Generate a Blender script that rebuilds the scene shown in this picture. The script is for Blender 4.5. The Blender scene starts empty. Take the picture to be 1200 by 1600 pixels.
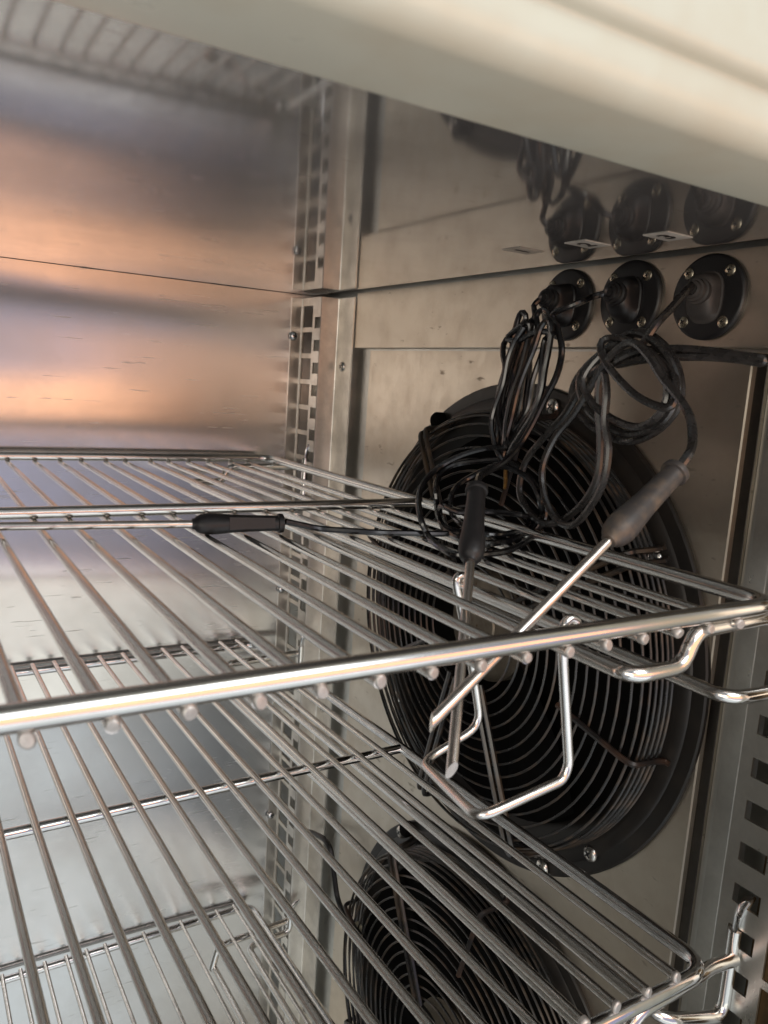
import bpy, math, random
from mathutils import Vector, Matrix
random.seed(7)
SC = bpy.context.scene
COL = SC.collection
MM = 0.001

# ---------------------------------------------------------------- camera, world, lamps, exposure
cam_d = bpy.data.cameras.new('camera')
cam = bpy.data.objects.new('camera', cam_d); COL.objects.link(cam)
cam_d.sensor_width = 36.0
cam_d.lens = 36.0 * 1251.87 / 1600.0
cam_d.clip_start = 0.01; cam_d.clip_end = 20.0
# world axes of the cabinet in camera terms: x along the rear wall, y into the cabinet, z up
RX = (0.84993366, -0.02775517, 0.52615817)
RY = (-0.52269485, -0.17017643, 0.83536224)
RZ = (0.0663541, -0.98502266, -0.15914616)
cam.matrix_world = Matrix(((RX[0], -RX[1], -RX[2], 0), (RY[0], -RY[1], -RY[2], 0), (RZ[0], -RZ[1], -RZ[2], 0), (0, 0, 0, 1)))
cam_d.dof.use_dof = True
cam_d.dof.focus_distance = 0.50
cam_d.dof.aperture_fstop = 20
SC.camera = cam

world = bpy.data.worlds.new('World'); SC.world = world; world.use_nodes = True
bg = world.node_tree.nodes['Background']
bg.inputs[0].default_value = (0.52, 0.54, 0.58, 1); bg.inputs[1].default_value = 0.72

def area(name, loc, look, sx, sy, watts, col):
    d = bpy.data.lights.new(name, 'AREA'); d.shape = 'RECTANGLE'; d.size = sx; d.size_y = sy
    d.energy = watts; d.color = col
    o = bpy.data.objects.new(name, d); COL.objects.link(o); o.location = loc
    o.rotation_euler = (Vector(look) - Vector(loc)).to_track_quat('-Z', 'Y').to_euler()
    return o
area('doorway_daylight', (0.0, -1.3, -0.90), (0.0, 0.5, -0.5), 3.0, 0.5, 5.0, (1.0, 0.98, 0.86))
area('floor_glow', (0.0, -1.2, -2.05), (0.0, 0.5, -0.9), 3.4, 1.8, 12.0, (0.90, 1.0, 1.0))
area('lintel_fill', (0.3, -0.75, 0.75), (0.1, 0.2, 0.0), 1.0, 0.7, 10.5, (0.97, 1.0, 1.0))  # unseen lamp added to brighten the front of the lintel
area('panel_fill', (-0.95, -0.6, -0.02), (0.2, 0.6, -0.05), 0.9, 0.8, 7.5, (1.0, 0.91, 0.76))  # fill lamp added to brighten the right-hand panel, stands for no known window
area('lavender_fill', (0.25, -0.32, -0.14), (0.25, 0.7, -0.12), 1.1, 0.66, 0.58, (0.46, 0.41, 1.0))  # lavender lamp added for the bands mirrored in the rear wall
area('warm_glow', (0.27, -0.10, -0.062), (0.32, 0.7, -0.045), 0.56, 0.17, 0.62, (1.0, 0.40, 0.05))  # added lamp in place of something orange mirrored in the rear wall
SC.view_settings.view_transform = 'Standard'; SC.view_settings.look = 'None'
SC.view_settings.exposure = -0.12; SC.view_settings.gamma = 1.0
SC.cycles.max_bounces = 14; SC.cycles.glossy_bounces = 10
SC.cycles.sample_clamp_indirect = 6.0
SC.cycles.caustics_reflective = True

# ---------------------------------------------------------------- materials
def new_mat(name):
    m = bpy.data.materials.new(name); m.use_nodes = True
    nt = m.node_tree; return m, nt, nt.nodes['Principled BSDF']
def N(nt, t, **k):
    n = nt.nodes.new(t)
    for a, v in k.items(): setattr(n, a, v)
    return n
def metal(name, col, rough, aniso=0.0, stretch=(1, 1, 1), wave=0.0, grain=0.02, spots=None, spotsize=60, wavescale=5.0, wavestretch=(1,1,1), col2=None, cloud=0.06, streak=0.12, scratch=None, metallic=1.0):
    m, nt, b = new_mat(name)
    b.inputs['Metallic'].default_value = metallic
    tc = N(nt, 'ShaderNodeTexCoord'); mp = N(nt, 'ShaderNodeMapping'); mp.inputs['Scale'].default_value = stretch
    nt.links.new(tc.outputs['Object'], mp.inputs['Vector'])
    n1 = N(nt, 'ShaderNodeTexNoise'); n1.inputs['Scale'].default_value = 900; n1.inputs['Detail'].default_value = 3
    nt.links.new(mp.outputs[0], n1.inputs['Vector'])
    n2 = N(nt, 'ShaderNodeTexNoise'); n2.inputs['Scale'].default_value = spotsize; n2.inputs['Detail'].default_value = 6; n2.inputs['Roughness'].default_value = 0.65
    nt.links.new(tc.outputs['Object'], n2.inputs['Vector'])
    # roughness = rough + streaks + cloudy smears
    mr = N(nt, 'ShaderNodeMapRange'); mr.inputs[1].default_value = 0.3; mr.inputs[2].default_value = 0.7
    mr.inputs[3].default_value = max(0.02, rough - cloud); mr.inputs[4].default_value = rough + cloud * 1.4
    nt.links.new(n2.outputs[0], mr.inputs[0])
    ad = N(nt, 'ShaderNodeMath', operation='MULTIPLY_ADD'); ad.inputs[1].default_value = streak 
    nt.links.new(n1.outputs[0], ad.inputs[0]); nt.links.new(mr.outputs[0], ad.inputs[2])
    sb = N(nt, 'ShaderNodeMath', operation='SUBTRACT'); sb.inputs[1].default_value = streak / 2
    nt.links.new(ad.outputs[0], sb.inputs[0]); nt.links.new(sb.outputs[0], b.inputs['Roughness'])
    mx = N(nt, 'ShaderNodeMix', data_type='RGBA'); c2 = col2 or tuple(c * 0.8 for c in col)
    mx.inputs[6].default_value = (*col, 1); mx.inputs[7].default_value = (*c2, 1)
    rm = N(nt, 'ShaderNodeMapRange'); rm.inputs[1].default_value = 0.42; rm.inputs[2].default_value = 0.68
    nt.links.new(n2.outputs[0], rm.inputs[0]); nt.links.new(rm.outputs[0], mx.inputs[0])
    out = mx.outputs[2]
    if spots:
        n3 = N(nt, 'ShaderNodeTexNoise'); n3.inputs['Scale'].default_value = 260; n3.inputs['Detail'].default_value = 4
        nt.links.new(tc.outputs['Object'], n3.inputs['Vector'])
        r3 = N(nt, 'ShaderNodeMapRange'); r3.inputs[1].default_value = 0.66; r3.inputs[2].default_value = 0.74
        nt.links.new(n3.outputs[0], r3.inputs[0])
        m3 = N(nt, 'ShaderNodeMix', data_type='RGBA'); m3.inputs[7].default_value = (*spots, 1)
        nt.links.new(out, m3.inputs[6]); nt.links.new(r3.outputs[0], m3.inputs[0]); out = m3.outputs[2]
    if scratch:
        ms = N(nt, 'ShaderNodeMapping'); ms.inputs['Scale'].default_value = scratch
        nt.links.new(tc.outputs['Object'], ms.inputs['Vector'])
        ns = N(nt, 'ShaderNodeTexNoise'); ns.inputs['Scale'].default_value = 1.0; ns.inputs['Detail'].default_value = 2.5; ns.inputs['Roughness'].default_value = 0.7
        nt.links.new(ms.outputs[0], ns.inputs['Vector'])
        rs = N(nt, 'ShaderNodeMapRange'); rs.inputs[1].default_value = 0.66; rs.inputs[2].default_value = 0.72
        nt.links.new(ns.outputs[0], rs.inputs[0])
        a2 = N(nt, 'ShaderNodeMath', operation='MULTIPLY_ADD'); a2.inputs[1].default_value = 0.16
        nt.links.new(rs.outputs[0], a2.inputs[0]); nt.links.new(sb.outputs[0], a2.inputs[2]); nt.links.new(a2.outputs[0], b.inputs['Roughness'])
        m4 = N(nt, 'ShaderNodeMix', data_type='RGBA', blend_type='MULTIPLY'); m4.inputs[7].default_value = (0.72, 0.70, 0.68, 1)
        nt.links.new(out, m4.inputs[6]); nt.links.new(rs.outputs[0], m4.inputs[0]); out = m4.outputs[2]
    nt.links.new(out, b.inputs['Base Color'])
    if aniso:
        b.inputs['Anisotropic'].default_value = aniso
        tg = N(nt, 'ShaderNodeTangent', direction_type='RADIAL', axis='Z'); nt.links.new(tg.outputs[0], b.inputs['Tangent'])
    bp = N(nt, 'ShaderNodeBump'); bp.inputs['Strength'].default_value = grain; bp.inputs['Distance'].default_value = 0.0002
    nt.links.new(n1.outputs[0], bp.inputs['Height']); last = bp
    if wave:
        mw = N(nt, 'ShaderNodeMapping'); mw.inputs['Scale'].default_value = wavestretch
        nt.links.new(tc.outputs['Object'], mw.inputs['Vector'])
        nw = N(nt, 'ShaderNodeTexNoise'); nw.inputs['Scale'].default_value = wavescale; nw.inputs['Detail'].default_value = 1.2
        nt.links.new(mw.outputs[0], nw.inputs['Vector'])
        bw = N(nt, 'ShaderNodeBump'); bw.inputs['Strength'].default_value = 1.0; bw.inputs['Distance'].default_value = wave
        nt.links.new(nw.outputs[0], bw.inputs['Height']); nt.links.new(bp.outputs[0], bw.inputs['Normal']); last = bw
    nt.links.new(last.outputs[0], b.inputs['Normal'])
    return m
def plastic(name, col, rough, dust=None, dustamt=0.5, bump=0.15, scale=140, spec=0.5):
    m, nt, b = new_mat(name)
    tc = N(nt, 'ShaderNodeTexCoord')
    n = N(nt, 'ShaderNodeTexNoise'); n.inputs['Scale'].default_value = scale; n.inputs['Detail'].default_value = 6
    nt.links.new(tc.outputs['Object'], n.inputs['Vector'])
    r = N(nt, 'ShaderNodeMapRange'); r.inputs[1].default_value = 0.45; r.inputs[2].default_value = 0.75; r.inputs[4].default_value = dustamt
    nt.links.new(n.outputs[0], r.inputs[0])
    mx = N(nt, 'ShaderNodeMix', data_type='RGBA'); d = dust or tuple(min(1, c * 2.2) for c in col)
    mx.inputs[6].default_value = (*col, 1); mx.inputs[7].default_value = (*d, 1)
    nt.links.new(r.outputs[0], mx.inputs[0]); nt.links.new(mx.outputs[2], b.inputs['Base Color'])
    rr = N(nt, 'ShaderNodeMapRange'); rr.inputs[3].default_value = rough - 0.08; rr.inputs[4].default_value = rough + 0.15
    nt.links.new(n.outputs[0], rr.inputs[0]); nt.links.new(rr.outputs[0], b.inputs['Roughness'])
    b.inputs['Specular IOR Level'].default_value = spec
    bp = N(nt, 'ShaderNodeBump'); bp.inputs['Strength'].default_value = bump; bp.inputs['Distance'].default_value = 0.0004
    nt.links.new(n.outputs[0], bp.inputs['Height']); nt.links.new(bp.outputs[0], b.inputs['Normal'])
    return m

M = {}
M['tan'] = metal('tan_liner', (0.24, 0.17, 0.10), 0.45)
M['tanlight'] = metal('tan_liner_edge', (0.55, 0.45, 0.33), 0.4)
M['gap'] = metal('gap_shade', (0.10, 0.09, 0.08), 0.35)
M['ceiling'] = metal('polished_ceiling_steel', (0.53, 0.535, 0.535), 0.06, wave=0.0005, wavescale=4.5, spotsize=14, grain=0.01, cloud=0.02, streak=0.02, scratch=(30, 420, 1), metallic=0.84)
M['back'] = metal('rear_wall_steel', (0.70, 0.69, 0.68), 0.22, aniso=0.95, stretch=(0.15, 1, 1), wave=0.0013, wavescale=3.4, wavestretch=(0.45, 1, 1.7), spotsize=9, grain=0.01, cloud=0.03, streak=0.03, scratch=(18, 1, 420), col2=(0.63, 0.61, 0.59))
M['sidewall'] = metal('side_wall_steel', (0.62, 0.62, 0.59), 0.34, spotsize=12)
M['panel'] = metal('dull_panel_steel', (0.63, 0.565, 0.475), 0.34, stretch=(1, 1, 0.05), spotsize=45, wave=0.0004, wavescale=7, grain=0.04, cloud=0.035, streak=0.12, col2=(0.58, 0.51, 0.42), scratch=(1, 60, 160))
M['upright'] = metal('upright_steel', (0.74, 0.70, 0.64), 0.38, stretch=(1, 1, 0.05), spotsize=45, grain=0.0, cloud=0.04, streak=0.03)
M['upright2'] = metal('upright_steel_dull', (0.58, 0.57, 0.53), 0.32, stretch=(1, 1, 0.05), spotsize=45)
M['rail'] = metal('rack_rail_steel', (0.73, 0.715, 0.69), 0.17, spotsize=90, grain=0.0, cloud=0.012, col2=(0.69, 0.67, 0.64), streak=0.02)
M['rod'] = metal('rack_rod_steel', (0.70, 0.68, 0.65), 0.14, spotsize=25, grain=0.0, cloud=0.008, col2=(0.63, 0.60, 0.56), streak=0.02)
M['chrome'] = metal('bright_chrome', (0.70, 0.70, 0.70), 0.09, spotsize=90, grain=0.0, cloud=0.02, streak=0.02)
M['chromerod'] = metal('bright_chrome_rod', (0.66, 0.65, 0.63), 0.16, spotsize=90, grain=0.0, cloud=0.02, streak=0.02)
M['weld'] = metal('weld_metal', (0.52, 0.51, 0.49), 0.55, spotsize=400, grain=0.4)
M['screw'] = metal('screw_steel', (0.62, 0.60, 0.56), 0.22, spotsize=300)
M['brass'] = metal('aged_screw', (0.55, 0.49, 0.38), 0.24, spotsize=300)
M['needle'] = metal('needle_steel', (0.68, 0.63, 0.58), 0.24, stretch=(1, 1, 1), spotsize=160, cloud=0.02, streak=0.02)
M['hub'] = metal('greasy_motor_cap', (0.22, 0.19, 0.15), 0.5, spotsize=120, spots=(0.10, 0.06, 0.03), grain=0.4)
M['frame'] = plastic('cream_lintel', (0.53, 0.575, 0.50), 0.28, dust=(0.46, 0.44, 0.34), dustamt=0.5, scale=38, bump=0.05)
M['black'] = plastic('black_plastic', (0.010, 0.010, 0.011), 0.36, scale=90)
M['black2'] = plastic('black_rubber', (0.012, 0.012, 0.013), 0.42, scale=200)
M['greyboot'] = plastic('worn_grey_rubber', (0.045, 0.043, 0.042), 0.45, dust=(0.10, 0.09, 0.08))
M['greyrubber'] = plastic('scuffed_rubber', (0.040, 0.037, 0.036), 0.45, dust=(0.16, 0.12, 0.08), dustamt=0.7)
M['cable'] = plastic('black_cable', (0.005, 0.005, 0.006), 0.17, scale=150, bump=0.02, spec=0.9)
M['greycable'] = plastic('dusty_cable', (0.013, 0.0125, 0.0125), 0.24, dust=(0.05, 0.046, 0.044), scale=160, bump=0.03, spec=0.9)
M['fanring'] = plastic('fan_ring_black', (0.012, 0.011, 0.010), 0.32, scale=60, dust=(0.03, 0.024, 0.018), spec=0.35)
M['fanblack'] = plastic('fan_black', (0.003, 0.003, 0.003), 0.6, spec=0.05, dust=(0.005, 0.004, 0.003))
M['guard'] = plastic('guard_enamel', (0.014, 0.0135, 0.013), 0.27, dust=(0.10, 0.068, 0.042), dustamt=0.9, scale=80, spec=0.6)
M['guardrust'] = plastic('guard_enamel_rusty', (0.012, 0.011, 0.011), 0.35, dust=(0.09, 0.045, 0.025), dustamt=0.8, scale=45)
M['clip'] = plastic('yellowed_clip', (0.42, 0.40, 0.30), 0.5)
M['stain'] = plastic('rust_stain', (0.16, 0.08, 0.02), 0.5, dust=(0.30, 0.18, 0.04), dustamt=1.0, scale=400)
M['paper'] = plastic('sticker_paper', (0.42, 0.42, 0.39), 0.5, scale=60)
M['worn'] = plastic('worn_sticker', (0.30, 0.28, 0.25), 0.3, scale=60)
M['ink'] = plastic('sticker_ink', (0.01, 0.01, 0.01), 0.5)

# ---------------------------------------------------------------- mesh helpers (all lengths in mm)
class MB:
    def __init__(s): s.v = []; s.f = []; s.sm = []
    def add(s, vs, fs, smooth=False):
        o = len(s.v); s.v += [tuple(p) for p in vs]
        for f in fs: s.f.append(tuple(i + o for i in f)); s.sm.append(smooth)
    def box(s, a, b):
        x0, y0, z0 = a; x1, y1, z1 = b
        s.add([(x0,y0,z0),(x1,y0,z0),(x1,y1,z0),(x0,y1,z0),(x0,y0,z1),(x1,y0,z1),(x1,y1,z1),(x0,y1,z1)],
              [(0,3,2,1),(4,5,6,7),(0,1,5,4),(1,2,6,5),(2,3,7,6),(3,0,4,7)])
    def tube(s, pts, r, n=8, closed=False, caps=True, flat=1.0):
        P = [Vector(p) for p in pts]; k = len(P)
        rr = r if isinstance(r, (list, tuple)) else [r] * k
        T = []
        for i in range(k):
            a = P[i - 1] if (i > 0 or closed) else P[i]; b = P[(i + 1) % k] if (i < k - 1 or closed) else P[i]
            t = b - a; T.append(t.normalized() if t.length > 1e-9 else Vector((0, 0, 1)))
        u = T[0].orthogonal().normalized(); vs = []; fs = []
        for i in range(k):
            u = (u - T[i] * u.dot(T[i])).normalized(); w = T[i].cross(u)
            for j in range(n):
                a = 2 * math.pi * j / n; vs.append(P[i] + u * (math.cos(a) * rr[i]) + w * (math.sin(a) * rr[i] * flat))
        m = k if closed else k - 1
        for i in range(m):
            for j in range(n):
                a = i * n + j; b = i * n + (j + 1) % n; i2 = (i + 1) % k
                fs.append((a, b, i2 * n + (j + 1) % n, i2 * n + j))
        s.add(vs, fs, True)
        if caps and not closed:
            s.add([vs[j] for j in range(n)], [tuple(range(n))[::-1]]); s.add([vs[(k - 1) * n + j] for j in range(n)], [tuple(range(n))])
    def lathe(s, prof, org, ax, n=32, smooth=True):      # prof: (radius, distance along ax)
        ax = Vector(ax).normalized(); u = ax.orthogonal().normalized(); w = ax.cross(u); o = Vector(org); vs = []; fs = []
        for r, h in prof:
            for j in range(n):
                a = 2 * math.pi * j / n; vs.append(o + ax * h + (u * math.cos(a) + w * math.sin(a)) * max(r, 0.001))
        for i in range(len(prof) - 1):
            for j in range(n):
                fs.append((i * n + j, i * n + (j + 1) % n, (i + 1) * n + (j + 1) % n, (i + 1) * n + j))
        s.add(vs, fs, smooth)
    def sweep(s, prof, d0, d1, axis, smooth=False, sub=1):        # open profile of 2D points swept along one axis
        vs = []; k = len(prof)
        for q in range(sub + 1):
            d = d0 + (d1 - d0) * q / sub
            for a, b in prof:
                vs.append({'x': (d, a, b), 'y': (a, d, b), 'z': (a, b, d)}[axis])
        fs = [(q * k + i, q * k + i + 1, (q + 1) * k + i + 1, (q + 1) * k + i) for q in range(sub) for i in range(k - 1)]
        s.add(vs, fs, smooth)
    def mesh(s, name, mat, sharp=40):
        me = bpy.data.meshes.new(name)
        me.from_pydata([(a * MM, b * MM, c * MM) for a, b, c in s.v], [], s.f)
        me.polygons.foreach_set('use_smooth', s.sm); me.materials.append(mat)
        import bmesh
        bm = bmesh.new(); bm.from_mesh(me); bmesh.ops.remove_doubles(bm, verts=bm.verts, dist=1e-6)
        bmesh.ops.recalc_face_normals(bm, faces=bm.faces); bm.to_mesh(me); bm.free()
        me.set_sharp_from_angle(angle=math.radians(sharp)); me.update()
        return me
    def build(s, name, mat, parent=None, loc=None, sharp=40):
        o = bpy.data.objects.new(name, s.mesh(name, mat, sharp)); COL.objects.link(o)
        if parent: o.parent = parent
        if loc: o.location = [c * MM for c in loc]
        return o
def thing(name, loc=(0, 0, 0)):
    o = bpy.data.objects.new(name, None); COL.objects.link(o); o.location = [c * MM for c in loc]; o.empty_display_size = 0.02
    return o
def tag(o, label=None, cat=None, group=None, kind=None):
    if label: o['label'] = label
    if cat: o['category'] = cat
    if group: o['group'] = group
    if kind: o['kind'] = kind
    return o
def copy_of(o, parent, loc=None, rot=None):
    c = o.copy(); COL.objects.link(c); c.parent = parent
    if loc is not None: c.location = [x * MM for x in loc]
    if rot is not None: c.rotation_euler = rot
    return c
def smooth_path(pts, step=3.0):
    P = [Vector(p) for p in pts]; out = []
    for i in range(len(P) - 1):
        p0 = P[i - 1] if i else P[0] * 2 - P[1]; p1 = P[i]; p2 = P[i + 1]; p3 = P[i + 2] if i + 2 < len(P) else P[-1] * 2 - P[-2]
        n = max(2, int((p2 - p1).length / step))
        for k in range(n):
            t = k / n
            out.append(0.5 * ((2 * p1) + (p2 - p0) * t + (2 * p0 - 5 * p1 + 4 * p2 - p3) * t * t + (3 * p1 - p0 - 3 * p2 + p3) * t ** 3))
    out.append(P[-1]); return out
def bent(pts, r, n=6):                                     # polyline with rounded corners (bent wire)
    P = [Vector(p) for p in pts]; out = [P[0]]
    for i in range(1, len(P) - 1):
        a = (P[i - 1] - P[i]); b = (P[i + 1] - P[i]); d = min(r, a.length * 0.48, b.length * 0.48)
        A = P[i] + a.normalized() * d; B = P[i] + b.normalized() * d
        for k in range(n + 1):
            t = k / n; out.append(A * (1 - t) ** 2 + P[i] * 2 * t * (1 - t) + B * t * t)
    out.append(P[-1]); return out
def screw(name, parent, loc, ax, r=4.5, mat=None, dome=0.45):
    ax = Vector(ax).normalized(); m = MB()
    m.lathe([(r, -0.3), (r, 0.5), (r * 0.86, r * dome * 0.62), (r * 0.55, r * dome * 0.9), (r * 0.3, r * dome), (0, r * dome)], (0, 0, 0), ax, 20)
    o = m.build(name, mat or M['screw'], parent, loc)
    u = ax.orthogonal().normalized().lerp(ax.cross(ax.orthogonal().normalized()), random.random()).normalized(); w = ax.cross(u)
    c = MB(); h = r * dome + 0.05
    for a, b in ((u, w), (w, u)):
        q = [ax * (h + 0.08) + a * (r * 0.42) * s1 + b * (r * 0.11) * s2 for s1, s2 in ((-1, -1), (1, -1), (1, 1), (-1, 1))]
        q2 = [p - ax * 0.6 for p in q]; c.add(q + q2, [(0, 1, 2, 3), (0, 4, 5, 1), (1, 5, 6, 2), (2, 6, 7, 3), (3, 7, 4, 0)])
    c.build('cross_recess', M['black'], o)
    return o
# ---------------------------------------------------------------- the cabinet shell (structure)
YB = 738.0      # rear wall
ZC = 80.0       # ceiling
XS = 381.0      # right hand wall
def wall_y(x, z):
    u = max(-1.0, min(1.0, x / 342.0))
    return YB + 5.0 * (1 - u ** 4) + 0.55 * math.sin(z / 21.0 + x * 0.004 + 0.6) * (1 - u ** 8) + 0.5 * math.sin(z / 47.0 - x * 0.006)
xs = [-384 + 24 * i for i in range(32)] + [XS + 2]; zs = [-1250, -1100, -950] + [-800 + 8 * i for i in range(110)] + [79.6]
m = MB(); nx = len(xs)
m.add([(x, wall_y(x, z), z) for z in zs for x in xs], [(q * nx + k, q * nx + k + 1, (q + 1) * nx + k + 1, (q + 1) * nx + k) for q in range(len(zs) - 1) for k in range(nx - 1)], True)
m.sweep([(XS + 14, 756), (-398, 756)], -1250, 96, 'z')
tag(m.build('rear_wall', M['back']), kind='structure')
m = MB()
m.sweep([(XS, 118), (XS, YB)], -1250, 84, 'z'); m.sweep([(XS + 14, 756), (XS + 14, 118)], -1250, 96, 'z')
tag(m.build('right_wall', M['sidewall']), kind='structure')
m = MB(); m.sweep([(-384, YB), (-384, 118)], -1250, 84, 'z'); m.sweep([(-398, 118), (-398, 756)], -1250, 96, 'z')
tag(m.build('left_wall', M['sidewall']), kind='structure')
m = MB(); m.box((-398, 118, -1262), (XS + 14, 760, -1250))
tag(m.build('cabinet_floor', M['sidewall']), kind='structure')
# ceiling sheet whose rear and right edges roll up into a dark joint
def ceil_pt(x, y):
    z = ZC
    for d, r in ((YB + 5.0 * (1 - max(-1.0, min(1.0, x / 342.0)) ** 4) - 0.3 - y, 2.2), (374.5 - x, 15.0)):
        if d < r: z += r - math.sqrt(max(0.0, r * r - (r - d) ** 2)) if d > 0 else r
    return (x, y, z)
xs = [-384 + 40 * i for i in range(19)] [:-1] + [352, 359.5, 361.5, 363.5, 365.5, 367.5, 369.5, 371, 372.3, 373.4, 374.1, 374.5]
ys = [165 + 40 * i for i in range(14)] + [722, 732] + [734 + 0.5 * i for i in range(22)]
m = MB(); nx, ny = len(xs), len(ys)
m.add([ceil_pt(x, y) for y in ys for x in xs], [(j * nx + i, j * nx + i + 1, (j + 1) * nx + i + 1, (j + 1) * nx + i) for j in range(ny - 1) for i in range(nx - 1)], True)
tag(m.build('ceiling', M['ceiling'], sharp=60), kind='structure')
m = MB(); m.box((-398, 165, 92), (XS + 14, 760, 100)); tag(m.build('roof_panel', M['black']), kind='structure')
# front lintel over the opening, one long moulding
def arc(cx, cz, r, a0, a1, n):
    return [(cx + r * math.cos(math.radians(a0 + (a1 - a0) * i / n)), cz + r * math.sin(math.radians(a0 + (a1 - a0) * i / n))) for i in range(n + 1)]
prof = [(165, 92), (165, 65)] + arc(162, 65, 3, 0, -90, 4) + arc(135.5, 70, 8, -90, -172, 10) + [(127.2, 71.6), (127.2, 72.6), (126.9, 73.2)] + arc(127.2, 77.6, 4.2, -100, -170, 6) + [(122.4, 84), (121.5, 96), (121, 150)]
m = MB(); m.sweep(prof, -398, XS + 14, 'x', True, 6); m.sweep([(121, 150), (165, 150), (165, 92)], -398, XS + 14, 'x')
tag(m.build('door_lintel', M['frame'], sharp=70), kind='structure')
m = MB(); m.box((XS - 3, 60, -1262), (XS + 60, 118, 150)); tag(m.build('door_jamb', M['frame']), kind='structure')

# ---------------------------------------------------------------- fan panel and socket panel on the right wall
m = MB()
m.sweep([(380.6, 644), (380, 643.6), (376.8, 639.5), (376, 638), (376, 256.2), (376.4, 255.2), (377.6, 254.6), (378.6, 254.2), (378.8, 249.5), (379.2, 248.6), (380.6, 248.2)], -1100, 27.6, 'z')
m.sweep([(380.6, 248.2), (380.7, 248.3), (380.7, 643.8), (380.6, 644)], -1100, 27.6, 'z')
m.add([(380.6, 644, 27.6), (376, 638, 27.6), (376, 255, 27.6), (380.6, 248.2, 27.6)], [(0, 1, 2, 3)])
g = MB(); g.box((378.4, 248.6, -1099), (379.4, 254.1, 27)); 
fp = m.build('cover_panel', M['panel'], sharp=20)
g.build('gap_shade_strip', M['gap'], fp)  # no real gasket: dark strip stands for the shade in the edge groove
tag(fp, 'large brushed steel panel carrying the two black fans on the right wall', 'panel')
m = MB()
m.sweep([(380.5, 668), (375.2, 667), (374.5, 665.5), (374.5, 150), (380.5, 149)], 30.4, 79.5, 'z')
m.sweep([(380.5, 29.6), (375.2, 29.6), (374.5, 30.4)], 150, 665.5, 'y')
sp = m.build('header_panel', M['panel'], sharp=20)
tag(sp, 'narrow brushed steel strip panel under the ceiling holding three probe sockets', 'panel')

# ---------------------------------------------------------------- slotted uprights
def slotted(mb, x, y0, y1, z0, z1, holes, th=1.3):
    ys = sorted({y0, y1} | {h[0] for h in holes} | {h[1] for h in holes}); zs = sorted({z0, z1} | {h[2] for h in holes} | {h[3] for h in holes})
    ys = [y for y in ys if y0 <= y <= y1]; zs = [z for z in zs if z0 <= z <= z1]
    def solid(i, j):
        if not (0 <= i < len(ys) - 1 and 0 <= j < len(zs) - 1): return False
        cy = (ys[i] + ys[i + 1]) / 2; cz = (zs[j] + zs[j + 1]) / 2
        return not any(h[0] < cy < h[1] and h[2] < cz < h[3] for h in holes)
    for i in range(len(ys) - 1):
        for j in range(len(zs) - 1):
            if not solid(i, j): continue
            a, b, c, d = ys[i], ys[i + 1], zs[j], zs[j + 1]
            mb.add([(x, a, c), (x, b, c), (x, b, d), (x, a, d)], [(0, 1, 2, 3)]); mb.add([(x + th, a, c), (x + th, b, c), (x + th, b, d), (x + th, a, d)], [(3, 2, 1, 0)])
            for di, dj, e in ((-1, 0, ((a, c), (a, d))), (1, 0, ((b, c), (b, d))), (0, -1, ((a, c), (b, c))), (0, 1, ((a, d), (b, d)))):
                if not solid(i + di, j + dj):
                    (p, q), (r, s_) = e; mb.add([(x, p, q), (x + th, p, q), (x + th, r, s_), (x, r, s_)], [(0, 1, 2, 3)])
XW = 353.3
ZT = 76.0
small = [(697, 708.5, 14.5 - 21.5 * i - 10.6, 14.5 - 21.5 * i) for i in range(-2, 35)]
big = [(713, 734, -56.4 - 25 * i - 20.5, -56.4 - 25 * i) for i in range(-5, 28)]
small = [h for h in small if h[3] < 72]; big = [h for h in big if h[3] < 73]
m = MB(); slotted(m, XW, 696.9, 737, -1100, ZT, small + big)
m.sweep([(341.8, 737.9), (341.8, 736.6), (352.4, 736.6), (XW, 735.8)], -1100, ZT, 'z')
m.sweep([(XW, 696.9), (XW + 0.5, 695.9), (XW + 1.5, 695.6), (371, 695.6), (371.8, 695.0), (372, 694.2), (372, 666.6), (373.4, 666.6)], -1100, ZT, 'z')
ru = m.build('slotted_upright', M['upright'], sharp=25)
tag(ru, 'slotted steel upright in the rear corner beside the fan panel', 'upright', 'slotted uprights')
for z in (39.2, -217.8, -471): screw('rivet', ru, (344.6, 736.4, z), (0, -1, 0), 4.6, M['chrome'], 0.75)
for z in (12.2, -331.5, -679): screw('screw', ru, (371.9, 682.6, z), (-1, 0, 0), 4.6, M['screw'], 0.45)
fsm = [(196.3, 210.7, -145 - 22.1 * i - 10.0, -145 - 22.1 * i) for i in range(-10, 28)]
fbg = [(168, 190, -152 - 25 * i - 20.5, -152 - 25 * i) for i in range(-9, 24)]
fsm = [h for h in fsm if h[3] < 55]; fbg = [h for h in fbg if h[3] < 55]
m = MB(); slotted(m, XW, 166, 217.2, -1100, 58, fsm + fbg)
m.sweep([(XW, 166), (XW + 1, 164.8), (380, 164.8)], -1100, 58, 'z')
m.sweep([(XW, 217.2), (XW + 0.3, 217.9), (XW + 1, 218.2), (371, 218.2), (371.7, 218.8), (372, 219.6), (372, 239), (373.4, 239)], -1100, 58, 'z')
fu = m.build('slotted_upright', M['upright2'], sharp=25)
q = MB(); q.box((366, 172, -1090), (367, 204.5, 50)); q.build('liner', M['tan'], fu)
q = MB(); q.box((362.5, 196, -1090), (365.5, 199.5, 50)); q.build('inner_rib', M['tanlight'], fu)
tag(fu, 'slotted steel upright at the right edge nearest the door opening', 'upright', 'slotted uprights')

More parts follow.
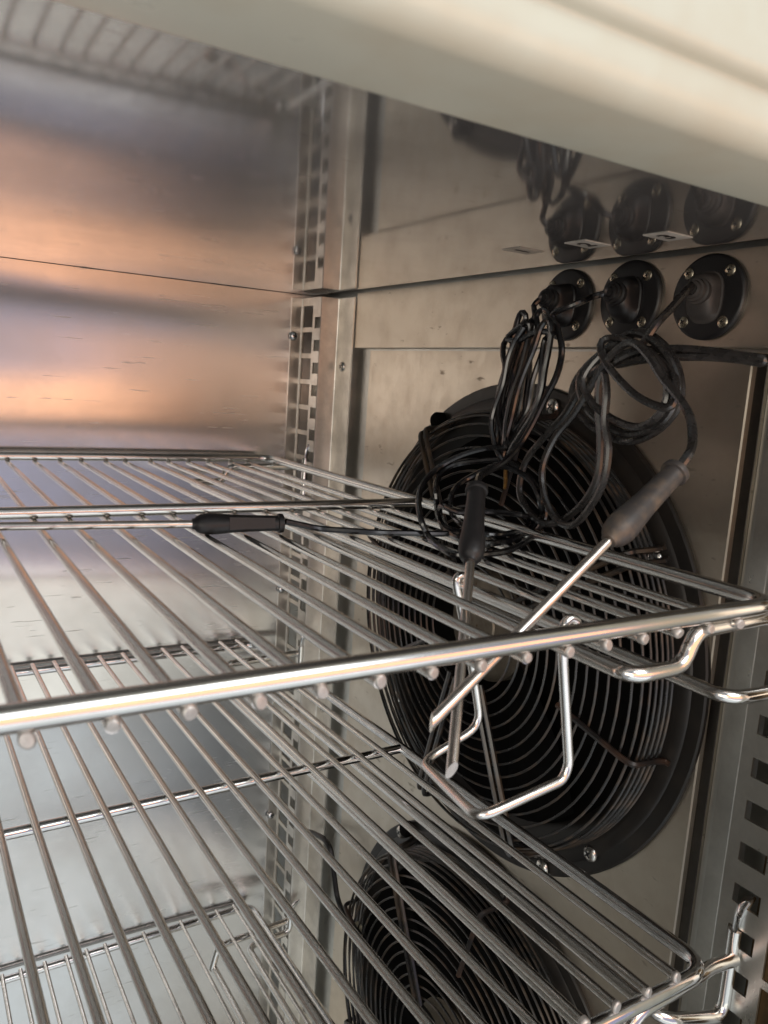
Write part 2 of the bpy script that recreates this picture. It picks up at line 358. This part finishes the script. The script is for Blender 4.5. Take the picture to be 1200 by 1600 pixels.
# ---------------------------------------------------------------- fans
def ring_pts(r, x, n=72):
    return [(x, r * math.cos(2 * math.pi * k / n), r * math.sin(2 * math.pi * k / n)) for k in range(n)]
def dish(r): return -27.5 - 3.5 * (1 - (r / 151.0) ** 2)
def make_fan(loc, label):
    root = thing('fan', loc); tag(root, label, 'fan', 'fans on the fan panel')
    m = MB(); m.lathe([(172, 0), (172, -2.2), (171, -3.2), (168, -3.4), (163, -3.2), (161.5, -4.6), (152, -5.4), (149, -4.6), (145, -3), (141, -1.5), (138, -0.3)], (0, 0, 0), (1, 0, 0), 96)
    m.build('mounting_ring', M['fanring'], root)
    m = MB(); m.lathe([(138.2, -0.3), (70, -0.3), (0, -0.3)], (0, 0, 0), (1, 0, 0), 64); m.build('opening_shade', M['fanblack'], root)  # flat black disc stands for the shaded fan opening, the panel is uncut
    m = MB(); m.lathe([(40, -3), (40, -15), (37.5, -17.2), (34, -17.6), (12, -17.8), (11, -19), (0, -19)], (0, 0, 0), (1, 0, 0), 40); m.build('motor_cap', M['hub'], root)
    bl = MB(); k = 8; vs = []
    for i in range(k + 1):
        r = 38 + 98 * i / k; w = 0.42 - 0.1 * i / k; sk = 0.25 * i / k
        for s_ in (-1, -0.33, 0.33, 1):
            a = sk + s_ * w; vs.append((-8.5 + s_ * 6.0, r * math.cos(a), r * math.sin(a)))
    fs = [(i * 4 + j, i * 4 + j + 1, (i + 1) * 4 + j + 1, (i + 1) * 4 + j) for i in range(k) for j in range(3)]
    bl.add(vs, fs, True); b0 = bl.build('blade', M['fanblack'], root)
    for q in range(1, 5): copy_of(b0, root, (0, 0, 0), (2 * math.pi * q / 5 + 0.2, 0, 0))
    b0.rotation_euler = (0.2, 0, 0)
    for i in range(13):
        r = 45 + 8.15 * i; t = MB(); t.tube(ring_pts(r, dish(r)), 0.85, 6, True); t.build('guard_ring', M['guard'], root)
    for r, x in ((148.5, -26.3), (151.2, -23), (151.8, -18.8), (152.2, -14.6), (152.6, -10.6), (153, -7)):
        t = MB(); t.tube(ring_pts(r, x, 96), 0.9, 6, True); t.build('guard_ring', M['guard'], root)
    st = MB()
    def strut(mb, off, r0):
        pts = [(dish(r0) - 2.0, off, r0), (dish(100) - 2.0, off, 100), (dish(146) - 2.2, off, 147), (dish(150) - 0.5, off, 153.8), (-12, off, 155), (-5, off, 157), (-5, off, 160)]
        mb.tube(bent(pts, 4, 4), 1.9, 6)
    full = MB(); strut(full, -3.6, 40); strut(full, 3.6, 40); short = MB(); strut(short, 0, 94)
    f0 = full.build('guard_strut', M['guard'], root); s0 = short.build('guard_strut', M['guardrust'], root)
    def ang(d): return (math.radians(d - 90), 0, 0)
    f0.rotation_euler = ang(59)
    for d in (149, 246, 287, 330): copy_of(f0, root, (0, 0, 0), ang(d))
    s0.rotation_euler = ang(193)
    for d in (14, 104): copy_of(s0, root, (0, 0, 0), ang(d))
    for a, r in ((102, 161), (149, 150), (228, 160), (246, 166), (52, 165), (20, 160), (320, 160)):
        screw('screw', root, (-4.6, r * math.cos(math.radians(a)), r * math.sin(math.radians(a))), (-1, 0, 0), 5.4, M['screw'], 0.5)
    m = MB(); m.lathe([(6.5, 0), (6.5, -6), (5, -8), (0, -8.4)], (-3, 166 * math.cos(math.radians(57)), 166 * math.sin(math.radians(57))), (1, 0, 0), 16); m.build('spacer', M['fanblack'], root)
    return root
fan = make_fan((376, 425.3, -165.7), 'upper black fan with wire guard, half hidden by coiled black probe cables')
fan2 = fan.copy(); COL.objects.link(fan2); fan2.location = (376 * MM, 425.3 * MM, -514 * MM)
tag(fan2, 'lower black fan with greasy wire guard, seen through the second rack')
for ch in list(fan.children):
    c = copy_of(ch, fan2)
    for g in list(ch.children): copy_of(g, c)

# ---------------------------------------------------------------- wire racks
def make_rack(label, xl, xr, yf, ym, yr, zf, zr, under, pitch_x0, pitch, rr, rod_r, mats, beads=True):
    root = thing('wire_rack', ((xl + xr) / 2, yf, zf)); tag(root, label, 'wire rack', 'wire racks')
    ox, oy, oz = (xl + xr) / 2, yf, zf
    def zz(y): return (zr - zf) * (y - yf) / (yr - yf)
    W = (xr - xl) / 2; D = yr - yf
    fr = MB(); P = bent([(0, 0, 0), (W, 0, 0), (W, D, zz(yr)), (0, D, zz(yr)), (-W, D, zz(yr)), (-W, 0, 0), (0.01, 0, 0)], 15, 8)[:-1]
    Q = []
    for a, b in zip(P, P[1:] + P[:1]):
        Q.append(a)
        if (b - a).length > 60:
            for t in (0.2, 0.4, 0.6, 0.8): Q.append(a.lerp(b, t))
    fr.tube(Q, rr, 14, True); fr.build('rim', mats[0], root)
    cr = MB(); cr.tube([(-W + 2 + i * (2 * W - 4) / 6, ym - yf, zz(ym)) for i in range(7)], rr * 0.95, 12); cr.build('cross_rail', mats[0], root)
    dz = (-1 if under else 1) * (rr + rod_r - 0.5)
    L0 = -rr + 2.0 if under else -1.0; L1 = D + (2 if under else 1)
    rd = MB(); rd.tube([(0, L0 + (L1 - L0) * i / 5, zz(yf + L0 + (L1 - L0) * i / 5)) for i in range(6)], rod_r, 10)
    me = rd.mesh('rod', mats[1])
    wb = MB(); wb.lathe([(0, -1.25), (rod_r * 0.8, -1.15), (rod_r * 1.0, -0.7), (rod_r * 1.04, 0.4), (rod_r * 0.95, 1.6)], (0, 0, 0), (0, 1, 0), 12); wm = wb.mesh('weld_bead', M['weld'])
    i = 0; x = pitch_x0
    while x - pitch > xl + 8: x -= pitch
    while x < xr - 8:
        o = bpy.data.objects.new('rod', me); COL.objects.link(o); o.parent = root; o.location = ((x - ox + 0.0) * MM, 0, dz * MM)
        o.rotation_euler = (0, 0, random.uniform(-0.0035, 0.0035) - 0.006)
        if beads:
            q = bpy.data.objects.new('weld_bead', wm); COL.objects.link(q); q.parent = root
            q.location = ((x - ox + random.uniform(-.4, .4)) * MM, (L0 + 0.2) * MM, (dz + random.uniform(-0.3, 0.3)) * MM)
            q.rotation_euler = (random.uniform(-.3, .3), random.uniform(-.6, .6), random.uniform(-.25, .25)); q.scale = (random.uniform(.9, 1.15), random.uniform(.8, 1.2), random.uniform(.9, 1.2))
        x += pitch
    return root
r1 = make_rack('topmost steel wire rack with the probes lying and hanging on it', -332, 320, 191, 457, 724, -82, -80.5, True, 26.2, 19.13, 3.6, 2.05, (M['rail'], M['rod']))
r2 = make_rack('middle steel wire rack, its rods running above its rails', -330, 318, 196, 458, 733, -258, -273, False, 45.3, 19.1, 3.5, 2.25, (M['chrome'], M['rod']))
r3 = make_rack('lowest bright chrome wire rack, far below near the rear wall', -322, 324, 196, 460, 733, -565, -571, False, 73, 19.1, 3.5, 1.9, (M['chrome'], M['chromerod']))

# ---------------------------------------------------------------- wire runners that carry the racks on the right-hand uprights
def make_runner(label, z0, zr, xin, xout, dzi, dzo, yf, yr):
    root = thing('rack_runner', (352, yf, z0)); tag(root, label, 'rack runner', 'wire rack runners')
    def L(p): return (p[0] - 352, p[1] - yf, p[2] - z0)
    zs = z0 - 7.0; ze = zr - 7.0
    w = MB(); w.tube(bent([L(p) for p in [(351.5, yf + 8, zs - 6), (330, yf + 7, zs - 2), (318, yf + 4, zs), (271, yf + 2, zs), (266, yf + 2, z0 + dzi), (xin, yf + 2, z0 + dzi), (xin, yr - 14, zr + dzi), (266, yr - 14, zr + dzi), (272, yr - 14, ze), (351.5, yr - 10, ze)]], 8, 6), 3.3, 12)
    w.build('support_wire', M['rail'], root)
    o = MB(); o.tube(bent([L(p) for p in [(352, yf + 10, z0 + 2), (352, yf + 10, z0 - 47), (xout, yf + 10, z0 + dzo), (xout, yr - 16, zr + dzo), (351.5, yr - 14, zr + dzo), (351.5, yr - 14, zr + 2)]], 11, 6), 3.3, 12)
    o.build('outer_wire', M['rail'], root)
    for yy, z in ((yf + 10, z0), (yr - 14, zr)):
        h = MB(); pr = [(0, 0, 0, 2.9), (0.5, 0, 4, 3.0), (1.2, 0, 8, 3.6), (2.6, -0.5, 12, 4.2), (5.5, -0.8, 15, 3.9), (9, -1, 16.5, 2.6)]
        pts = [L((352 + a, yy + b, z + 1 + c)) for a, b, c, r in pr]
        h.tube(pts, [p[3] for p in pr], 10, flat=0.62); h.build('hook', M['chrome'], root)
    return root
make_runner('bent wire runner under the right end of the topmost rack', -82, -80.5, 237, 312, -21, -45, 191, 724)
make_runner('bent wire runner with hooked end at the corner of the middle rack', -258, -270, 262, 305, -24, -30, 196, 712)
make_runner('bent wire runner beside the rear corner of the lowest rack', -562, -566, 268, 303, -30, -17, 196, 704)

# ---------------------------------------------------------------- wire hanger hooked over a rod of the top rack
hang = thing('wire_hanger', (217, 208, -84)); tag(hang, 'bent U-shaped wire hanger dangling below the front rail of the topmost rack', 'wire hanger')
def Lh(p): return (p[0] - 217, p[1] - 208, p[2] + 84)
pts = [(220.5, 207, -87), (219.5, 207.5, -83.6), (216.5, 208, -82.4), (214, 208, -84.5), (214.6, 208, -96), (224.5, 208, -143), (222, 208, -149), (180.5, 208, -155), (203, 276, -169), (236, 276, -157), (229.5, 276, -133), (214.2, 276, -86), (214.5, 276, -83), (217.5, 276, -82.4), (219.6, 276, -86)]
w = MB(); w.tube(bent([Lh(p) for p in pts], 9, 6), 2.0, 10); w.build('bent_wire', M['rail'], hang)

# ---------------------------------------------------------------- probe sockets
def make_socket(loc, label, mats, turn, dp):
    root = thing('probe_socket', loc); tag(root, label, 'probe socket', 'probe sockets')
    m = MB(); m.lathe([(22.4, 0), (22.4, -2.0), (21.6, -2.9), (20.5, -3.2), (0, -3.2)], (0, 0, 0), (1, 0, 0), 48); m.build('flange', mats[0], root)
    m = MB(); secs = []
    for x, hy, hz, cz in ((-3.0, 10.6, 13.6, -0.5), (-5.0, 10.6, 13.6, -0.5), (-5.8, 9.7, 12.8, -0.5), (-13, 9.2, 11.8, 0), (-18, 8.2, 10.4, 0.8), (-21.5, 6.2, 7.8, 1.6), (-23, 3.4, 4.2, 2.2)):
        c = []
        for k in range(24):
            a = 2 * math.pi * k / 24; ca, sa = math.cos(a), math.sin(a); e = 0.72
            c.append((-3 + (x + 3) * dp, hy * math.copysign(abs(ca) ** e, ca), cz + hz * math.copysign(abs(sa) ** e, sa)))
        secs.append(c)
    vs = [p for c in secs for p in c]; n = 24
    m.add(vs, [(i * n + j, i * n + (j + 1) % n, (i + 1) * n + (j + 1) % n, (i + 1) * n + j) for i in range(len(secs) - 1) for j in range(n)], True); m.add(secs[-1], [tuple(range(n))])
    m.build('plug_boot', mats[1], root, sharp=50)
    ax = Vector((-1, -0.12 + turn, 0.06)); m = MB(); m.lathe([(6.8, 0), (6.8, 2.5), (5.6, 3), (5.4, 4.2), (6.1, 4.6), (5.9, 6), (4.8, 6.3), (4.4, 7.6), (3.1, 8), (2.1, 7), (0, 7)], (0, 0, 0), ax, 24)
    m.build('cable_gland', mats[1], root, (-3 - 17.0 * dp, -1.5, 1.6))
    for a, b in ((-12.6, 12.8), (12.6, -12.8), (-12.0, -13.2), (12.8, 12.8)): screw('screw', root, (-3.1, a, b), (-1, 0, 0), 3.1, M['brass'], 0.4)
    return root
make_socket((374.5, 390.2, 56.6), 'black round probe socket, farthest in, with a hank of cable hanging from it', (M['black'], M['black']), 0.0, 0.78)
make_socket((374.5, 338, 57.4), 'black round probe socket, middle one of the row, its cable running sideways', (M['black'], M['black']), 0.0, 0.66)
make_socket((374.5, 284.5, 56), 'black round probe socket with greyish plug, nearest the door opening', (M['black'], M['greyboot']), 0.02, 0.46)

# ---------------------------------------------------------------- temperature probes and their cables
def make_probe(label, rear, front, tip, cable, cr, mats, hr=1.0, flat=1.0):
    root = thing('temperature_probe', rear); tag(root, label, 'probe', 'temperature probes')
    O = Vector(rear); F = Vector(front) - O; T = Vector(tip) - O; d = F.normalized(); L = F.length
    m = MB(); pr = [(0, 4.2), (0.4, 5.3), (2.4, 5.5), (3.1, 5.3), (3.4, 4.4), (4.2, 4.3), (12, 4.5), (24, 4.8), (32, 5.4), (37, 5.9), (41, 5.9), (44.5, 5.3), (46.6, 4.4), (47.6, 3.2), (49, 2.9)]
    m.tube([d * (h * L / 49) for h, r in pr], [r * hr for h, r in pr], 20, flat=flat)
    m.build('handle', mats[0], root, sharp=50)
    if flat < 1:                                             # raised grip panel on the flat face
        s_ = Vector((0, 0, 1)).cross(d).normalized(); f_ = (-O - O * 0).normalized(); f_ = (f_ - d * f_.dot(d)).normalized(); s_ = d.cross(f_)
        g = MB(); q = []
        for h0, w0, e in ((5.5, 2.7, 4.75), (30, 3.3, 5.35)):
            for sg in (-1, 1): q.append(d * h0 + s_ * (w0 * sg) + f_ * (e * 0.95))
        q2 = [p - f_ * 2.0 for p in q]
        g.add(q + q2, [(0, 1, 3, 2), (0, 4, 5, 1), (1, 5, 7, 3), (3, 7, 6, 2), (2, 6, 4, 0)]); g.build('grip_panel', mats[0], root)
    n = MB(); nd = (T - F).normalized(); tl = (T - F).length
    n.tube([F - nd * 1.0, F + nd * tl * 0.5, F + nd * (tl - 4.5)], 2.1, 12, caps=False)
    k = 12; u = nd.orthogonal().normalized(); w = nd.cross(u); c = F + nd * (tl - 4.5)
    a = [c + u * (math.cos(2 * math.pi * j / k) * 2.1) + w * (math.sin(2 * math.pi * j / k) * 2.1) for j in range(k)]
    b = [p + nd * (2.6 * (1 + math.cos(2 * math.pi * j / k)) * 1.0) for j, p in enumerate(a)]
    n.add(a + b, [(j, (j + 1) % k, k + (j + 1) % k, k + j) for j in range(k)], True); n.add(b, [tuple(range(k))])
    n.build('needle', M['needle'], root, sharp=35)
    cb = MB(); cb.tube([Vector(p) - O for p in smooth_path(cable)], cr, 8); cb.build('cable', mats[1], root)
    return root
CABLE_ONE = [(350.0,390.4,57.6), (347.3,392.1,53.5), (344.7,387.2,47.6), (342.0,387.6,38.4), (339.3,387.9,28.4), (336.7,388.9,14.1), (334.0,388.1,4.5), (331.3,391.9,-15.7), (328.7,392.0,-27.9), (326.0,389.5,-36.5), (322.0,378.9,-37.8), (324.0,375.4,-28.0), (326.0,368.0,-14.2), (328.0,369.6,-2.8), (330.0,371.1,12.5), (332.0,374.9,27.8), (334.0,371.7,37.4), (336.0,376.2,45.6), (338.0,373.3,49.5), (335.8,363.6,45.2), (333.5,361.5,35.3), (331.2,364.0,20.3), (329.0,366.3,6.5), (326.8,366.0,-10.2), (324.5,371.2,-20.7), (322.2,379.0,-30.8), (320.0,379.7,-37.1), (318.0,382.2,-32.7), (319.7,383.1,-23.3), (321.4,388.0,-11.8), (323.1,388.8,1.5), (324.9,387.6,13.4), (326.6,392.6,21.2), (328.3,395.0,28.4), (330.0,391.7,33.9), (330.0,383.4,38.4), (329.6,377.9,43.5), (329.2,380.3,47.3), (328.8,383.1,45.9), (328.4,385.2,39.0), (328.0,387.2,31.4), (326.0,383.5,25.4), (325.0,384.1,17.3), (324.0,384.0,7.2), (323.0,385.3,-5.3), (322.0,379.9,-17.5), (321.0,381.1,-31.0), (320.0,380.3,-37.2), (316.0,371.4,-31.7), (317.7,373.4,-18.7), (319.3,373.5,-7.2), (321.0,372.4,4.4), (322.7,370.4,13.9), (324.3,369.1,27.2), (326.0,369.6,37.7), (324.0,371.1,40.2), (323.7,382.7,34.8), (323.3,385.9,31.0), (323.0,374.2,30.1), (322.7,364.2,33.6), (322.3,353.2,34.9), (322.0,344.2,33.3), (324.0,353.3,30.7), (323.0,353.3,19.8), (322.0,351.3,5.2), (321.0,352.3,-6.7), (320.0,359.6,-17.6), (319.0,368.2,-29.8), (318.0,374.6,-39.0), (330.0,386.0,-37.7), (330.9,382.6,-25.4), (331.7,378.5,-10.8), (332.6,378.7,0.9), (333.4,378.4,16.4), (334.3,376.9,31.8), (335.1,374.6,41.3), (336.0,379.3,43.4), (332.0,377.8,40.0), (330.0,380.2,27.7), (328.0,383.3,12.1), (326.0,382.4,-3.5), (324.0,385.7,-15.5), (322.0,386.9,-24.4), (320.0,384.8,-31.4), (318.0,377.6,-39.3), (316.0,371.5,-40.2), (316.9,371.5,-30.1), (317.7,368.8,-14.6), (318.6,367.1,-1.2), (319.4,364.0,10.2), (320.3,358.1,25.0), (321.1,354.4,37.7), (322.0,350.5,41.2), (322.0,346.8,36.9), (321.1,346.3,25.1), (320.3,347.0,14.3), (319.4,347.3,0.8), (318.6,351.1,-11.5), (317.7,357.5,-22.0), (316.9,365.2,-33.3), (316.0,368.8,-42.2), (314.0,371.4,-40.2), (315.1,380.2,-31.0), (316.3,385.4,-21.3), (317.4,385.6,-11.9), (318.6,380.7,3.9), (319.7,379.4,19.3), (320.9,375.3,30.7), (322.0,370.6,36.6), (324.0,376.0,34.7), (322.7,379.6,21.0), (321.3,382.2,8.6), (320.0,383.2,-3.1), (318.7,382.3,-15.5), (317.3,373.8,-26.5), (316.0,368.8,-33.7), (312.0,380.7,-35.0), (300.0,391.1,-40.6), (288.0,397.5,-48.9), (274.0,392.6,-57.6), (262.0,379.3,-65.4), (252.0,360.9,-73.8), (254.4,355.7,-82.3), (243.3,329.2,-82.3), (241.1,311.3,-82.3), (257.3,308.6,-82.3), (280.0,315.3,-82.3), (317.9,341.5,-82.3), (322.0,336.9,-69.5), (322.0,344.3,-55.3), (318.0,365.3,-41.8), (308.0,382.0,-43.0), (296.0,395.3,-47.8), (284.0,392.4,-55.3), (272.0,376.2,-64.3), (293.6,400.2,-82.3), (272.8,362.8,-82.3), (267.9,338.4,-82.3), (279.4,330.5,-82.3), (303.3,339.2,-82.3), (338.3,365.3,-82.3), (318.0,336.3,-65.6), (314.0,343.9,-49.6), (308.0,364.9,-44.0), (302.0,381.9,-52.4), (290.0,381.7,-59.3), (278.0,370.2,-66.5), (311.9,410.8,-82.3), (295.9,378.1,-82.3), (292.8,352.7,-82.3), (317.2,355.3,-82.3), (347.4,376.6,-82.3), (310.0,340.9,-69.9), (300.0,357.4,-70.2), (280.0,364.9,-70.9), (272.0,370.0,-67.8), (302.8,412.4,-82.3), (280.2,373.0,-82.3), (280.7,361.1,-82.3), (266.5,360.4,-82.3), (248.5,366.2,-82.3), (230.9,371.8,-82.3), (215.5,380.7,-82.3), (203.7,388.8,-82.3), (192.5,390.3,-80.0), (183.5,390.9,-78.0)]
CABLE_TWO = [(353.0,340.1,58.6), (347.0,342.9,56.3), (334.0,339.4,51.6), (330.0,345.0,48.6), (328.0,351.3,46.1), (328.0,353.0,43.0), (326.0,345.7,36.1), (324.0,338.9,24.2), (322.0,338.9,10.6), (320.0,344.3,-2.6), (316.0,349.3,-19.1), (310.0,351.8,-31.3), (296.0,346.5,-39.6), (272.0,330.2,-42.6), (252.0,312.5,-42.9), (237.8,296.4,-46.3)]
CABLE_THREE = [(358.0,283.7,60.9), (349.0,280.6,55.5), (338.0,278.4,46.9), (326.0,276.6,37.6), (322.0,283.4,25.1), (322.0,300.2,21.2), (324.0,319.4,15.0), (326.0,329.8,2.7), (327.0,325.2,-8.4), (326.0,307.7,-17.6), (324.0,284.9,-21.6), (322.0,265.9,-14.8), (322.0,255.7,-4.1), (323.0,254.9,7.2), (325.0,262.5,20.2), (327.0,274.7,29.3), (328.0,288.3,34.2), (326.0,299.5,30.4), (322.0,309.1,21.5), (320.0,317.1,13.1), (320.0,318.6,4.2), (320.0,310.9,-7.0), (320.0,297.6,-13.9), (320.0,279.9,-17.3), (318.0,261.2,-10.8), (318.0,254.1,-1.1), (319.0,254.7,10.0), (321.0,264.0,22.0), (323.0,277.3,29.9), (324.0,290.8,32.7), (322.0,302.9,25.1), (318.0,310.3,15.2), (316.0,312.1,6.3), (315.0,302.9,-3.4), (315.0,286.9,-10.9), (314.0,269.2,-13.1), (314.0,258.0,-5.5), (315.0,256.3,5.2), (317.0,263.8,17.2), (319.0,277.2,25.5), (320.0,292.3,29.8), (318.0,300.8,30.0), (315.0,301.8,26.2), (313.0,295.8,18.7), (312.0,286.5,11.1), (311.0,272.9,2.8), (311.0,260.6,-1.8), (312.0,252.3,-2.8), (314.0,251.1,0.7), (317.0,253.6,8.4), (320.0,261.0,16.8), (322.0,273.2,21.1), (320.0,285.2,18.6), (319.0,292.5,16.9), (322.0,280.9,19.5), (326.0,265.0,21.5), (332.0,247.9,22.1), (336.0,233.6,21.3), (338.0,225.8,20.1), (338.0,223.7,21.3), (337.0,226.1,22.3), (334.0,239.3,23.7), (330.0,253.9,25.2), (326.0,269.4,25.4), (322.0,283.6,23.6), (318.0,294.6,17.4), (316.0,300.4,10.0), (317.0,300.3,-6.5), (318.0,297.5,-22.9), (318.0,297.0,-41.5), (318.0,304.6,-56.3), (318.0,318.4,-68.3), (317.0,331.0,-72.8), (316.0,343.4,-68.6), (316.0,353.9,-57.8), (318.0,353.5,-40.4), (320.0,342.6,-25.4), (322.0,329.7,-11.0), (322.0,322.4,-0.0), (319.0,312.3,9.8), (316.0,300.2,14.9), (314.0,293.2,3.6), (314.0,292.1,-12.6), (314.0,287.7,-25.3), (314.0,288.3,-41.9), (314.0,295.1,-56.4), (314.0,306.4,-68.8), (314.0,319.2,-68.3), (314.0,330.6,-56.8), (315.0,335.5,-41.1), (317.0,329.8,-23.2), (318.0,318.0,-9.3), (316.0,305.7,6.5), (313.0,293.8,19.6), (311.0,278.6,27.3), (310.0,266.2,21.2), (310.0,255.6,10.4), (308.0,242.5,0.9), (304.0,233.0,-7.0), (296.0,224.5,-16.3), (284.0,216.7,-21.6), (281.0,218.8,-28.0)]
LEAD = [(360.0,690.4,-468.2), (358.0,661.0,-455.3), (356.0,634.2,-446.9), (356.0,620.2,-451.2), (358.0,614.6,-474.3), (358.0,604.4,-493.2), (356.0,584.8,-498.7), (354.0,562.1,-495.6), (352.0,540.2,-494.1), (350.0,498.5,-490.6), (350.0,467.1,-489.9), (350.0,441.6,-488.2), (352.0,423.8,-499.6)]
p1 = make_probe('black probe lying flat on the topmost rack, needle pointing left', (182.4, 391.1, -78.8), (134.5, 400.2, -79.3), (34, 419.3, -80.5), CABLE_ONE, 1.8, (M['black2'], M['cable']), 1.0, 0.9)
p2 = make_probe('black probe hanging upright through the topmost rack below the cable hank', (237.8, 296.4, -46.3), (213.8, 266.7, -74.4), (163.9, 204.9, -133), CABLE_TWO, 1.85, (M['black2'], M['cable']))
p3 = make_probe('scuffed greyish probe slanting down through the topmost rack from the round cable coil', (281, 218.8, -28), (238.6, 213.5, -55.1), (150.2, 202.5, -111.5), CABLE_THREE, 2.05, (M['greyrubber'], M['greycable']), 1.1)

# lead of the lower fan, entering beside the rear upright
ld = thing('fan_lead', (366, 690, -330)); tag(ld, 'thin black lead running from the rear upright to the lower fan', 'cable')
o0 = Vector((366, 690, -330)); cb = MB(); cb.tube([Vector(p) - o0 for p in smooth_path(LEAD)], 2.6, 8); cb.build('cable', M['black'], ld)
b = MB(); b.box((-14, -3, -7), (3, 8.5, 7)); 
q = Vector(LEAD[7]) - o0; b2 = MB(); b2.box((q.x - 4.5, q.y - 3.6, q.z - 4.5), (q.x + 4.2, q.y + 3.6, q.z + 4.5)); b2.build('clip', M['clip'], ld)
# stained cable tie dangling from the hank
t = thing('cable_tie', (322, 375, -44)); tag(t, 'rusty brown stained tie stub dangling from the cable hank', 'cable tie')
m = MB(); m.tube([(0, 0, 0), (-0.6, -0.5, -5), (-1, -2, -10), (-2, -3, -15)], [1.6, 2.1, 2.3, 1.9], 8, flat=0.55); m.build('tie_end', M['stain'], t)

# ---------------------------------------------------------------- number stickers on the ceiling above the sockets
def make_sticker(ch, y, x0, x1, worn):
    root = thing('number_sticker', ((x0 + x1) / 2, y, ZC)); tag(root, {'1': 'faded number 1 sticker on the ceiling, almost worn clear', '2': 'small white number 2 sticker on the ceiling', '3': 'small white number 3 sticker on the ceiling, cleanest of the three'}[ch], 'sticker', 'number stickers')
    h = (x1 - x0) / 2; m = MB(); m.box((-h, -7.6, -0.35), (h, 7.6, -0.05)); m.build('paper', M['worn'] if worn else M['paper'], root)
    cu = bpy.data.curves.new('digit', 'FONT'); cu.body = ch; cu.size = 14 * MM; cu.offset = 0.35 * MM; cu.align_x = 'CENTER'; cu.align_y = 'CENTER'; cu.extrude = 0.05 * MM
    to = bpy.data.objects.new('digit_curve', cu); COL.objects.link(to)
    bpy.context.view_layer.update()
    me = bpy.data.meshes.new_from_object(to.evaluated_get(bpy.context.evaluated_depsgraph_get())); COL.objects.unlink(to); bpy.data.objects.remove(to)
    me.materials.clear(); me.materials.append(M['ink'])
    dg = bpy.data.objects.new('digit', me); COL.objects.link(dg); dg.parent = root
    # text right = -y, text up = -x, facing down
    dg.matrix_local = Matrix(((0, -1, 0, 0), (-1, 0, 0, 0), (0, 0, -1, -0.46 * MM), (0, 0, 0, 1)))
make_sticker('1', 368, 304.5, 323.5, True)
make_sticker('2', 324.5, 311.5, 330.5, False)
make_sticker('3', 278.5, 319.5, 338, False)
